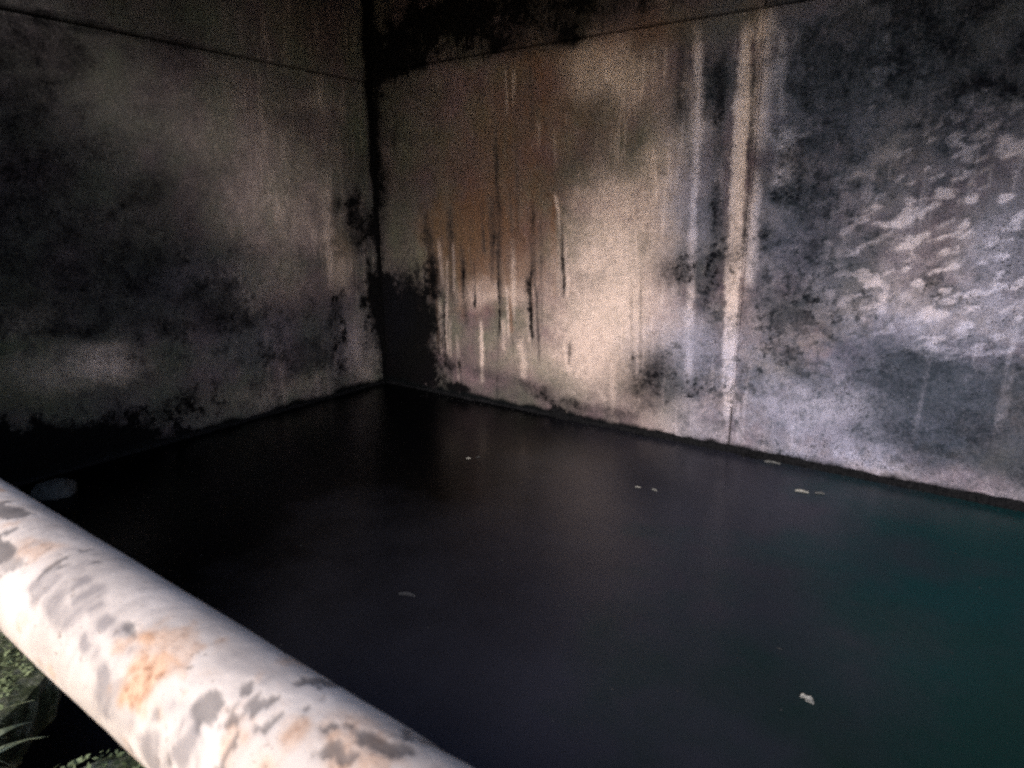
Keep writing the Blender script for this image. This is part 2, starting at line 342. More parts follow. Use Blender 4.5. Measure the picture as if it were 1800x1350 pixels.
BACK_RUNS = [
    ('L', 0.051, 2.8, [(-1.9, 3.69), (-1.9, 3.34), (-1.88, 2.9), (-1.87, 2.39), (-1.85, 1.81), (-1.83, 1.25), (-1.81, 0.83), (-1.78, 0.35)]), ('L', 0.08, 0.8, [(-1.74, 3.79), (-1.74, 3.45), (-1.71, 3.19), (-1.71, 2.71)]), ('L', 0.04, 0.55, [(-1.62, 3.6), (-1.56, 2.96)]),
    ('L', 0.078, 0.95, [(-1.71, 2.86), (-1.54, 2.84), (-1.48, 2.65), (-1.53, 2.43)]), ('L', 0.052, 0.9, [(-1.72, 2.53), (-1.72, 2.06), (-1.69, 1.57)]), ('L', 0.035, 0.8, [(-2.34, 3.75), (-2.28, 3.34), (-2.26, 2.92), (-2.25, 2.4), (-2.24, 1.9), (-2.23, 1.43)]),
    ('L', 0.038, 0.65, [(-2.23, 1.69), (-2.22, 1.22), (-2.19, 0.5)]), ('L', 0.12, 0.24, [(-2.63, 0.11), (-1.71, 0.11), (-0.92, 0.13), (-0.27, 0.06), (0.48, 0.06)]), ('L', 0.054, 0.5, [(-4.14, 0.79), (-4.1, 0.4)]),
    ('L', 0.028, 0.5, [(-3.59, 0.85), (-3.51, 0.55)]), ('L', 0.026, 0.7, [(-3.01, 0.68), (-2.99, 0.32)]), ('L', 0.033, 0.6, [(-3.16, 0.41), (-2.92, 0.07)]),
    ('L', 0.02, 0.4, [(-3.72, 2.37), (-3.61, 1.86)]), ('L', 0.03, 0.35, [(-4.26, 1.9), (-4.23, 1.03)]), ('L', 0.035, 0.3, [(-5.32, 1.88), (-5.27, 1.35)]),
    ('L', 0.03, 0.35, [(-2.91, 2.04), (-2.85, 1.16)]), ('M', 0.027, 0.4, [(-4.04, 3.73), (-4.01, 2.93)]), ('M', 0.036, 0.6, [(-4.0, 2.32), (-3.99, 1.43)]),
    ('M', 0.037, 0.7, [(-4.05, 1.55), (-3.99, 0.87)]), ('M', 0.037, 0.6, [(-4.48, 3.19), (-4.43, 1.53), (-4.4, 1.02)]), ('M', 0.031, 0.5, [(-4.56, 2.32), (-4.53, 1.39)]),
    ('M', 0.05, 0.5, [(-4.96, 1.76), (-4.91, 0.91)]), ('M', 0.059, 0.6, [(-5.13, 2.39), (-5.12, 1.16)]), ('M', 0.089, 0.6, [(-5.53, 2.33), (-5.39, 1.14)]),
    ('M', 0.108, 0.6, [(-5.42, 1.68), (-5.3, 1.21)]), ('M', 0.018, 0.4, [(-2.83, 1.5), (-2.77, 0.71)]), ('M', 0.018, 0.5, [(-2.73, 1.67), (-2.69, 0.72)]),
    ('M', 0.093, 0.5, [(-5.19, 0.39), (-4.26, 0.31), (-3.79, 0.25)]), ('M', 0.018, 0.45, [(-1.82, 3.67), (-1.79, 2.71), (-1.77, 1.86)]), ('M', 0.058, 0.55, [(-2.11, 3.63), (-2.07, 2.77), (-2.04, 1.9)]),
    ('M', 0.045, 0.5, [(-2.22, 3.56), (-2.2, 2.97)]), ('M', 0.072, 0.5, [(-2.45, 3.68), (-2.42, 2.93)]), ('M', 0.036, 0.4, [(-4.22, 3.17), (-4.18, 1.9)]),
    ('M', 0.021, 0.5, [(-3.51, 0.61), (-3.5, 0.86)]), ('R', 0.046, 0.6, [(-4.45, 2.44), (-4.41, 1.28)]), ('R', 0.036, 0.6, [(-4.0, 2.37), (-3.99, 1.06)]),
    ('R', 0.067, 0.5, [(-5.05, 2.39), (-4.95, 0.97)]), ('R', 0.016, 0.6, [(-4.58, 2.01), (-4.57, 1.52)]), ('R', 0.026, 0.69, [(-3.74, 2.34), (-3.69, 1.55)]),
    ('M', 0.021, 0.5, [(-5.25, 1.28), (-5.25, 0.38)]), ('R', 0.019, 0.68, [(-5.37, 1.84), (-5.37, 0.54)]), ('M', 0.027, 0.69, [(-3.93, 1.44), (-3.89, 0.56)]),
    ('M', 0.024, 0.54, [(-4.67, 2.34), (-4.65, 1.74)]), ('M', 0.02, 0.55, [(-5.55, 1.57), (-5.55, 1.16)]), ('M', 0.034, 0.4, [(-4.52, 2.41), (-4.5, 1.69)]),
    ('M', 0.014, 0.43, [(-3.98, 2.21), (-3.93, 1.14)]), ('M', 0.025, 0.48, [(-4.42, 2.42), (-4.41, 1.99)]), ('R', 0.031, 0.47, [(-5.46, 2.22), (-5.46, 1.11)]),
    ('R', 0.029, 0.74, [(-4.29, 1.33), (-4.27, 0.9)]), ('M', 0.017, 0.68, [(-4.01, 1.61), (-3.98, 0.74)]), ('M', 0.026, 0.74, [(-3.64, 2.17), (-3.59, 1.33)]),
    ('M', 0.018, 0.75, [(-4.46, 1.79), (-4.43, 0.8)]), ('R', 0.031, 0.55, [(-4.79, 2.2), (-4.78, 1.65)]), ('M', 0.023, 0.53, [(-4.29, 2.43), (-4.27, 1.99)]),
    ('M', 0.019, 0.71, [(-5.43, 1.68), (-5.43, 1.17)]), ('M', 0.024, 0.43, [(-3.9, 1.88), (-3.85, 0.92)]), ('R', 0.022, 0.74, [(-4.21, 2.33), (-4.17, 1.33)]),
    ('M', 0.017, 0.78, [(-4.79, 1.66), (-4.78, 1.11)]), ('M', 0.025, 0.4, [(-3.9, 2.14), (-3.87, 1.66)]), ('R', 0.018, 0.72, [(-5.48, 2.2), (-5.48, 1.44)]),
    ('M', 0.032, 0.52, [(-4.97, 1.88), (-4.96, 1.23)]), ('R', 0.035, 0.55, [(-5.35, 1.94), (-5.35, 1.41)]), ('R', 0.029, 0.6, [(-3.76, 2.24), (-3.7, 1.31)]),
    ('L', 0.02, 0.49, [(-5.09, 1.83), (-5.09, 1.26)]), ('L', 0.018, 0.35, [(-5.16, 0.95), (-5.17, 0.49)]), ('L', 0.017, 0.44, [(-4.04, 1.3), (-4.02, 0.81)]),
    ('L', 0.012, 0.6, [(-2.82, 1.41), (-2.77, 0.75)]), ('L', 0.019, 0.57, [(-2.95, 1.39), (-2.92, 0.9)]), ('L', 0.023, 0.52, [(-5.22, 1.11), (-5.22, 0.5)]),
    ('L', 0.019, 0.45, [(-3.37, 1.82), (-3.33, 1.25)]), ('L', 0.019, 0.56, [(-3.57, 1.86), (-3.55, 1.33)]), ('L', 0.027, 0.56, [(-4.7, 0.94), (-4.69, 0.25)]),
    ('L', 0.03, 0.42, [(-5.32, 1.16), (-5.32, 0.51)]), ('L', 0.021, 0.32, [(-5.19, 1.66), (-5.2, 1.04)]), ('L', 0.016, 0.53, [(-4.33, 1.38), (-4.31, 0.82)]),
    ('L', 0.031, 0.48, [(-4.39, 1.01), (-4.38, 0.68)]), ('L', 0.013, 0.4, [(-2.73, 0.96), (-2.68, 0.33)]), ('L', 0.02, 0.33, [(-4.7, 0.99), (-4.69, 0.56)]),
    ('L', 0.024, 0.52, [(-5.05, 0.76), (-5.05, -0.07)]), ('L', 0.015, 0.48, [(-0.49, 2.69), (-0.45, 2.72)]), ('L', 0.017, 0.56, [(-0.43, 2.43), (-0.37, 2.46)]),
    ('L', 0.024, 0.8, [(-0.43, 2.22), (-0.38, 2.25)]), ('L', 0.021, 0.4, [(-0.22, 2.71), (-0.14, 2.75)]), ('L', 0.016, 0.48, [(-0.19, 2.54), (-0.12, 2.57)]),  # short slanted dashes from here on: light dapples painted in lime colour
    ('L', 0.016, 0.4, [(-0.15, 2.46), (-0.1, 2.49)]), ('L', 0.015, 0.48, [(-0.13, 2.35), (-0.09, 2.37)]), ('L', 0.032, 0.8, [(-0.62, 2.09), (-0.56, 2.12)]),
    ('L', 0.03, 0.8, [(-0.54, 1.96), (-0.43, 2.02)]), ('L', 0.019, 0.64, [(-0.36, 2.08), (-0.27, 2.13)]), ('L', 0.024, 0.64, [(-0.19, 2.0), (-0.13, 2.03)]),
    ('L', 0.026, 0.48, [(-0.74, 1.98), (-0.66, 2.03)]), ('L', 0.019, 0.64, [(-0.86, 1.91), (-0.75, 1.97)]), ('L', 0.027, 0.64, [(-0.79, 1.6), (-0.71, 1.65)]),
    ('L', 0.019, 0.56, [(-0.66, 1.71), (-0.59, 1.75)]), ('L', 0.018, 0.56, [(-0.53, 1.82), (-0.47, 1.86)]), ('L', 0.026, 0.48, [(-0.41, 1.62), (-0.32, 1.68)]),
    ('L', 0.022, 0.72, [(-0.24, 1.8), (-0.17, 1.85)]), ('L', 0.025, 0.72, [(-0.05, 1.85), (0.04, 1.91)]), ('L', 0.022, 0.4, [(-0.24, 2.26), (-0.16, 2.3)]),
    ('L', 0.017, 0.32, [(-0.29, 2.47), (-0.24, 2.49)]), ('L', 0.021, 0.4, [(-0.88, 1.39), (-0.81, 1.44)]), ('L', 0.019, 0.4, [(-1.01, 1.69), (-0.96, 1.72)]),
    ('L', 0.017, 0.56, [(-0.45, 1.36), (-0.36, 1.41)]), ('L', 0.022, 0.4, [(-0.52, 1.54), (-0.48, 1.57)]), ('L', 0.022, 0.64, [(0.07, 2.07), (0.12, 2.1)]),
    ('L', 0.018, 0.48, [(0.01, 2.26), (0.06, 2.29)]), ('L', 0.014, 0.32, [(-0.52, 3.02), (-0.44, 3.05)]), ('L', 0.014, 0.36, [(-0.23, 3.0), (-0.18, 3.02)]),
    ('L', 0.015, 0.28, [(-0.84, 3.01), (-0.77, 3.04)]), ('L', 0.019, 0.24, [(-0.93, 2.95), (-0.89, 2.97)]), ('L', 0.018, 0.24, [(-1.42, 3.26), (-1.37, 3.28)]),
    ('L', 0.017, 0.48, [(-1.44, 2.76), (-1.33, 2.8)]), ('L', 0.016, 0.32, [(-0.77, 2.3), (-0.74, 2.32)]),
]
LEFT_PATCHES = [
    ('L', 4.55, 2.66, 0.7, 0.69, 0.35), ('L', 4.64, 2.11, 0.65, 0.36, 0.4), ('L', 5.38, 1.48, 0.22, 0.23, 0.5), ('L', 2.68, 0.87, 0.28, 0.12, 0.95), ('L', 2.29, 0.87, 0.38, 0.15, 0.5),
    ('L', 2.06, 1.27, 0.19, 0.13, 0.45), ('L', 5.21, 3.35, 0.24, 0.12, 0.3), ('L', 5.65, 0.31, 0.21, 0.29, 0.5), ('L', 4.28, 1.44, 0.55, 0.24, 0.3), ('L', 5.49, 0.63, 0.23, 0.28, 0.4),
    ('L', 3.51, 3.05, 0.81, 0.39, 0.15), ('L', 4.3, 0.24, 0.86, 0.13, 0.25), ('M', 2.18, 2.5, 0.42, 1.1, 0.45), ('M', 2.97, 1.75, 0.84, 0.35, 0.6), ('M', 3.28, 1.28, 0.98, 0.19, 0.75),
    ('M', 2.42, 1.19, 0.3, 0.11, 0.8), ('M', 3.85, 1.13, 0.63, 0.14, 0.7), ('M', 4.28, 0.75, 0.42, 0.16, 0.6), ('M', 4.96, 0.54, 0.41, 0.24, 0.75), ('M', 5.25, 1.05, 0.21, 0.34, 0.8),
    ('M', 5.63, 2.2, 0.2, 0.4, 0.9), ('M', 4.97, 3.18, 0.23, 0.12, 0.5), ('M', 2.38, 0.28, 1.17, 0.25, 0.95), ('M', 5.68, 1.87, 0.13, 0.4, 0.5), ('M', 5.35, 4.07, 0.47, 0.35, 0.35),
    ('M', 5.89, 0.86, 0.19, 0.51, 0.8), ('M', 2.4, 3.38, 0.43, 0.16, 0.5), ('R', 5.4, 1.74, 0.22, 0.33, 0.5), ('R', 5.27, 4.05, 0.62, 0.34, 0.3), ('G', 2.01, 1.46, 0.27, 0.31, 1.0),
    ('G', 2.46, 0.83, 0.89, 0.2, 0.8), ('G', 2.84, 3.38, 0.53, 0.26, 0.5), ('G', 4.08, 0.19, 1.73, 0.19, 0.45), ('G', 3.71, 2.46, 1.46, 1.05, 0.3), ('G', 3.27, 3.85, 0.39, 0.18, 0.5),
    ('G', 5.67, 2.97, 0.26, 0.57, 0.4), ('B', 4.3, 0.88, 0.84, 0.31, 0.4), ('B', 5.4, 0.64, 0.45, 0.42, 0.4), ('B', 3.47, 1.51, 0.68, 0.32, 0.3),
]
LEFT_RUNS = [
    ('L', 0.066, 0.6, [(5.23, 2.45), (5.21, 1.36)]), ('M', 0.055, 0.5, [(5.79, 2.13), (5.84, 0.87)]), ('L', 0.016, 0.35, [(5.26, 2.1), (5.75, 2.25)]),
    ('L', 0.026, 0.3, [(5.33, 0.93), (5.39, 0.36)]),
]

# ------------------------------------------------------------------ the setting
def water_mat():
    m, nt, b = new_mat('murky_water')
    co = object_coord(nt)
    # algae teal at right; its brightness, mid-water sheen and dark left reflection painted in
    sx = N(nt, 'ShaderNodeSeparateXYZ'); nt.links.new(co, sx.inputs[0])
    n0 = mathn(nt, 'MULTIPLY', mathn(nt, 'SUBTRACT', noise(nt, co, 0.55, 5, 0.6), 0.5), 3.4)
    n1 = mathn(nt, 'MULTIPLY', mathn(nt, 'SUBTRACT', noise(nt, co, 0.9, 4, 0.6), 0.5), 4.2)
    sheen = ramp(nt, mathn(nt, 'MULTIPLY', mathn(nt, 'ADD', mathn(nt, 'ADD', sx.outputs[0], 5.0), n0), 0.2), [(0.26, (0.0006, 0.0006, 0.0010)), (0.42, (0.011, 0.011, 0.015)), (0.72, (0.026, 0.027, 0.039))])
    bloom = ramp(nt, mathn(nt, 'MULTIPLY', mathn(nt, 'ADD', mathn(nt, 'ADD', sx.outputs[0], 1.6), n1), 0.4), [(0.10, (0, 0, 0)), (0.75, (1, 1, 1))])
    teal = ramp(nt, mathn(nt, 'MULTIPLY', mathn(nt, 'ADD', sx.outputs[1], n0), 0.17), [(0.36, (0.006, 0.018, 0.011)), (0.72, (0.005, 0.033, 0.037))])
    c = mix(nt, bloom, sheen, teal)
    nt.links.new(c, b.inputs['Base Color'])
    rg = ramp(nt, noise(nt, co, 0.9, 4, 0.6), [(0.3, (0.20, 0.20, 0.20)), (0.7, (0.34, 0.34, 0.34))])
    nt.links.new(rg, b.inputs['Roughness'])
    b.inputs['IOR'].default_value = 1.33
    b.inputs['Specular IOR Level'].default_value = 0.24
    b.inputs['Specular Tint'].default_value = (0.80, 0.90, 1.0, 1)
    bump(nt, noise(nt, co, 3.0, 4, 0.55), 0.06, 0.05, b)
    return m
MAT_WATER = water_mat()
water = link('water', mesh_from('water', [(WALL_X - 0.3, -0.6, 0), (6, -0.6, 0), (6, WALL_Y + 0.3, 0), (WALL_X - 0.3, WALL_Y + 0.3, 0)], [(0, 1, 2, 3)]), MAT_WATER)
tag(water, 'still black murky water filling the concrete tank', None, kind='structure')

m, nt, b = new_mat('bare_earth')
nt.links.new(ramp(nt, noise(nt, object_coord(nt), 0.8, 6, 0.7), [(0.3, (0.10, 0.09, 0.06)), (0.7, (0.20, 0.18, 0.12))]), b.inputs['Base Color'])
b.inputs['Roughness'].default_value = 0.95
ground = link('ground', mesh_from('ground', [(-600, -600, 0.62), (600, -600, 0.62), (600, -0.62, 0.62), (-600, -0.62, 0.62)], [(0, 1, 2, 3)]), m)
tag(ground, 'bare earth outside the tank', None, kind='structure')

roof = link('unseen_roof_slab', box_mesh('unseen_roof_slab', WALL_X - 0.3, 6.0, 0.6, WALL_Y + 0.3, ROOF_Z, ROOF_Z + 0.25), MAT_PLAIN)  # out of view, added to shade the upper walls
tag(roof, 'unseen concrete roof slab added to shade the tank', None, kind='structure')
unseen_front_wall = link('unseen_front_wall', box_mesh('unseen_front_wall', WALL_X - 0.3, -2.65, -0.6, -0.25, -0.5, ROOF_Z - 0.003), MAT_PLAIN)  # out of view, its jamb placed to shade the left wall
tag(unseen_front_wall, 'unseen concrete wall added beside the open side to shade the left of the tank', None, kind='structure')
unseen_side_wall = link('unseen_side_wall', box_mesh('unseen_side_wall', 5.7, 6.0, -0.6, WALL_Y + 0.3, -0.5, ROOF_Z - 0.003), MAT_PLAIN)  # out of view, added for the light inside the tank
tag(unseen_side_wall, 'unseen concrete side wall added to shape the light in the tank', None, kind='structure')

# --- far wall: cast panels between recessed joints
def far_panel(name, u0, u1, v0, v1, step, seed, parent, proud=0.0, upper=False):
    nu, nv = max(2, int((u1 - u0) / step) + 1), int((v1 - v0) / step) + 1
    U, V = np.meshgrid(np.linspace(u0, u1, nu), np.linspace(v0, v1, nv), indexing='ij')
    F = stain_fields(U, V, BACK_PATCHES, BACK_RUNS, 100)
    Lm, Mm, Rm, Gm, Bm = F
    # thin vertical runs of dirt from the joint downwards
    runs = fbm(U * 1.0, V * 0.07, 26, 300, 3, 0.6)
    rsel = sstep(0.60, 0.78, runs) * sstep(0.35, 0.6, fbm(U, V, 1.1, 310, 3)) 
    Mm = np.clip(Mm + 0.35 * rsel * sstep(-2.0, -3.0, U), 0, 1)
    lrun = sstep(0.62, 0.78, fbm(U, V * 0.09, 21, 330, 3, 0.6)) * sstep(0.4, 0.62, fbm(U, V, 0.9, 340, 3))
    Lm = np.clip(Lm + 0.30 * lrun * (V < 3.6), 0, 1)
    # general dirt, heavier on the blotches
    blot = sstep(0.56, 0.70, fbm(U, V, 2.2, 350, 6, 0.62))
    Mm = np.clip(Mm + 0.22 * blot, 0, 1)
    right = sstep(-2.75, -2.0, U)
    slab = sstep(-0.95, -0.45, U + 0.3 * (fbm(U, V, 3, 359) - 0.5)) * sstep(0.16, 0.36, V + 0.1 * U + 0.15 * (fbm(U, V, 4, 358) - 0.5)) * sstep(1.22, 1.02, V + 0.2 * (fbm(U, V, 3, 361) - 0.5))
    speckle = sstep(0.53, 0.63, fbm(U, V, 18, 368, 4, 0.75)) * right
    Mm = np.clip(Mm + 0.42 * speckle * (1 - 0.7 * slab) * sstep(3.3, 1.2, V), 0, 1)
    mott = fbm(U, V * 1.2, 5, 362, 6, 0.75)
    Lm = np.clip(Lm + 0.20 * right * (1 - slab) * sstep(0.48, 0.66, mott) * sstep(3.4, 2.0, V), 0, 1)
    Mm = np.clip(Mm + 0.24 * sstep(-2.1, -1.6, U) * sstep(0.50, 0.36, mott), 0, 1)
    Gm = np.clip(Gm + 0.5 * slab, 0, 1)
    Mm = np.clip(Mm + 0.62 * slab * (0.6 + 0.8 * fbm(U * 0.5, V, 4, 369, 5, 0.6)), 0, 1)
    Bm = np.clip(Bm + 0.55 * right * (0.5 + fbm(U, V, 2, 364, 4)), 0, 1)
    Bm = Bm * (1 - 0.85 * np.exp(-((U + 1.83) / 0.13) ** 2) * sstep(0.9, 1.6, V))
    # dappled light painted on at a slant in the lime mask
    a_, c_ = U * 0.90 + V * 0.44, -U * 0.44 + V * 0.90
    dapple = sstep(0.53, 0.70, fbm(a_ * 0.5, c_, 18, 366, 3, 0.5))
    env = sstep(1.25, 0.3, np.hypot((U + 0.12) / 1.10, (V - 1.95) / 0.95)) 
    Lm = np.clip(Lm + 0.75 * dapple * env, 0, 1)
    Mm = np.clip(Mm - 0.5 * dapple * env, 0, 1)
    rough_m = fbm(U, V, 18, 368, 4, 0.75)
    Lm = np.clip(Lm * (0.62 + 0.76 * rough_m), 0, 1)
    Rm = np.clip(Rm * (0.60 + 1.2 * fbm(U, V * 0.25, 16, 371, 4, 0.65)), 0, 1)
    tide = sstep(0.30, 0.16, V + 0.16 * (fbm(U, V * 0.6, 4, 372, 5, 0.65) - 0.5)) * sstep(-2.3, -3.0, U)
    Mm = np.clip(Mm + 0.45 * tide, 0, 1); Lm = Lm * (1 - 0.6 * tide)
    # darker towards the corner
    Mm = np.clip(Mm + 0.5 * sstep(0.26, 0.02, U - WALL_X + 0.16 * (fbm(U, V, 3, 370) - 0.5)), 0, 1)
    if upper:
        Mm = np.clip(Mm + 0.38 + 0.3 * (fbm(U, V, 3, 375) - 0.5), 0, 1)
    else:
        Mm = np.clip(Mm + 0.45 * sstep(0.16, 0.0, LIFT_Z - V + 0.12 * (fbm(U, V, 3, 377) - 0.5)) * sstep(-2.0, -3.2, U), 0, 1)
    wet = sstep(0.10, 0.04, V + 0.10 * (fbm(U, V * 0.5, 6, 380, 4) - 0.5))
    capr = 0.80 + 0.6 * (fbm(U, V, 6, 383, 5, 0.7) - 0.45) - 0.12 * slab + 0.6 * sstep(-1.9, -2.3, U)
    Mm = np.minimum(Mm, np.clip(capr, 0, 1))
    relief = 0.012 * (fbm(U, V, 1.2, 390) - 0.5) + 0.006 * (fbm(U, V, 12, 395, 4, 0.7) - 0.5)
    Y = WALL_Y - proud - relief - 0.006 * Lm * fbm(U, V, 9, 396) + 0.003 * Mm
    e = np.minimum.reduce([U - u0, u1 - U, V - v0, v1 - V])     # arris round the panel
    Y = Y + (0.0 if u1 - u0 < 0.1 else 0.008) * sstep(0.012, 0.0, e + 0.006 * (fbm(U, V, 14, 397) - 0.5))
    P = np.stack([U, Y, V], -1).reshape(-1, 3)
    # closing rim: push one ring back so that the panel has thickness
    me = grid_mesh(name, P, nu, nv)
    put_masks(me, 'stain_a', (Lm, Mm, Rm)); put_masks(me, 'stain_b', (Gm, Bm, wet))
    bm = bmesh.new(); bm.from_mesh(me)
    be = [e_ for e_ in bm.edges if e_.is_boundary]
    ret = bmesh.ops.extrude_edge_only(bm, edges=be)
    for g in ret['geom']:
        if isinstance(g, bmesh.types.BMVert):
            g.co.y = WALL_Y + 0.06
    bmesh.ops.recalc_face_normals(bm, faces=bm.faces)
    bm.to_mesh(me); bm.free()
    me.flip_normals() if False else None
    return link(name, me, MAT_WALL, parent)

far_wall = empty('concrete_wall', (JOINT_X, WALL_Y, 0))
tag(far_wall, 'brown and lilac stained concrete wall with white lime streaks, right of the corner', 'wall')
G = 0.011
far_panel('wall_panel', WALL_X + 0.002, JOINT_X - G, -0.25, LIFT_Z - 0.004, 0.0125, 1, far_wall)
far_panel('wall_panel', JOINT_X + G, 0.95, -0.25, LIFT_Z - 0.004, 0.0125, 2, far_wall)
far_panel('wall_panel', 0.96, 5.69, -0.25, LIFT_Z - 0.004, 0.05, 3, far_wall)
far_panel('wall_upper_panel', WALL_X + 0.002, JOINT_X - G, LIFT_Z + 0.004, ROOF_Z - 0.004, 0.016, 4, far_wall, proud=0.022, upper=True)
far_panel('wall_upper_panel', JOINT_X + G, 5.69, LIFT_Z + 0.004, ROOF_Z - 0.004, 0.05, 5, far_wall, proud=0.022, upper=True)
far_panel('joint_filler', JOINT_X - G + 0.0006, JOINT_X + G - 0.0006, 0.42, LIFT_Z - 0.02, 0.0125, 6, far_wall, proud=-0.006)
link('wall_core', box_mesh('wall_core', WALL_X - 0.28, 5.69, WALL_Y + 0.056, WALL_Y + 0.30, -0.5, ROOF_Z - 0.006), MAT_PLAIN, far_wall)

# --- left wall
def left_panel(name, u0, u1, v0, v1, step, parent, proud=0.0, upper=False):
    nu, nv = int((u1 - u0) / step) + 1, int((v1 - v0) / step) + 1
    U, V = np.meshgrid(np.linspace(u0, u1, nu), np.linspace(v0, v1, nv), indexing='ij')
    Lm, Mm, Rm, Gm, Bm = stain_fields(U, V, LEFT_PATCHES, LEFT_RUNS, 700)
    Mm = np.clip(Mm + 0.30 * sstep(0.50, 0.68, fbm(U, V, 2.5, 710, 6, 0.65)), 0, 1)
    Mm = np.clip(Mm + 0.42 * sstep(0.52, 0.64, fbm(U, V, 9, 715, 5, 0.75)) * (0.35 + 0.65 * sstep(2.4, 1.0, V)), 0, 1)
    Lm = np.clip(Lm + 0.22 * sstep(0.60, 0.78, fbm(U, V * 0.1, 18, 720, 3)) * sstep(3.4, 4.6, U), 0, 1)
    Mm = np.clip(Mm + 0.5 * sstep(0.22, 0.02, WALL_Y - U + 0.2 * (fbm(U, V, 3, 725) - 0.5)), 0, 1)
    Gm = np.clip(Gm * 0.7 + 0.05 + 0.45 * sstep(2.6, 2.1, U) * sstep(1.6, 1.2, V), 0, 1)
    Mm = np.clip(Mm + (0.58 + 0.8 * (fbm(U, V, 5, 732, 6, 0.7) - 0.48)) * sstep(4.3, 2.0, U + 1.2 * (fbm(U, V, 1.5, 726) - 0.5)) * sstep(1.1, 1.6, V) + 0.7 * sstep(0.55, 0.1, V + 0.22 * (U - 2.0) + 0.2 * (fbm(U, V, 3, 728) - 0.5)), 0, 1)  # mould towards the far left also carries the shade there
    Mm = np.clip(Mm + 0.5 * sstep(0.07, 0.01, np.abs(V - 3.66) + 0.10 * (fbm(U, V, 4, 727) - 0.5)) * sstep(5.2, 3.6, U), 0, 1)
    wet = sstep(0.10, 0.03, V + 0.12 * (fbm(U, V * 0.6, 5, 730, 5) - 0.5))
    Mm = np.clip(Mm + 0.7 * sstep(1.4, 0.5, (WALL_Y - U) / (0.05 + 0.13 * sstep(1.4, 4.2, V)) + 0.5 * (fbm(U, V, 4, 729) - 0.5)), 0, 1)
    Lm = np.clip(Lm * 0.72 * (0.5 + 1.0 * fbm(U, V, 14, 731, 4, 0.7)), 0, 1)
    cap = 0.76 + 0.6 * (fbm(U, V, 6, 733, 5, 0.7) - 0.45) + 0.5 * sstep(0.75, 0.25, V + 0.20 * (U - 2.0)) + 0.5 * sstep(5.0, 5.4, U)
    Mm = np.minimum(Mm, np.clip(cap, 0, 1))
    X = WALL_X + proud + 0.014 * (fbm(U, V, 1.2, 740) - 0.5) + 0.006 * (fbm(U, V, 12, 745, 4, 0.7) - 0.5) + 0.005 * Lm
    e = np.minimum.reduce([U - u0, u1 - U + 1, V - v0, v1 - V])
    X = X - 0.012 * sstep(0.016, 0.0, e + 0.008 * (fbm(U, V, 14, 747) - 0.5))
    P = np.stack([X, U, V], -1).reshape(-1, 3)
    me = grid_mesh(name, P, nu, nv)
    put_masks(me, 'stain_a', (Lm, Mm, Rm)); put_masks(me, 'stain_b', (Gm, Bm, wet))
    bm = bmesh.new(); bm.from_mesh(me)
    ret = bmesh.ops.extrude_edge_only(bm, edges=[e_ for e_ in bm.edges if e_.is_boundary])
    for g in ret['geom']:
        if isinstance(g, bmesh.types.BMVert):
            g.co.x = WALL_X - 0.06
    bmesh.ops.recalc_face_normals(bm, faces=bm.faces)
    bm.to_mesh(me); bm.free()
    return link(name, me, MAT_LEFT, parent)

left_wall = empty('concrete_wall', (WALL_X, 3.0, 0))
tag(left_wall, 'dim grey green mouldy concrete wall left of the corner', 'wall')
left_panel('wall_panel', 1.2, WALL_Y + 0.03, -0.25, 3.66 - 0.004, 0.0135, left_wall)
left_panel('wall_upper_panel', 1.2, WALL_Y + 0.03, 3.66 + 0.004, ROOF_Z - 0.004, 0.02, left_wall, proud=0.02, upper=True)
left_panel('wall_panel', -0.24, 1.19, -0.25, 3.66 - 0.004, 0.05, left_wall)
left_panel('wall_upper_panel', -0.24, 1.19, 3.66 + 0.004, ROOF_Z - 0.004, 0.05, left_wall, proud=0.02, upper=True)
link('wall_core', box_mesh('wall_core', WALL_X - 0.30, WALL_X - 0.045, -0.24, WALL_Y + 0.04, -0.5, ROOF_Z - 0.006), MAT_PLAIN, left_wall)

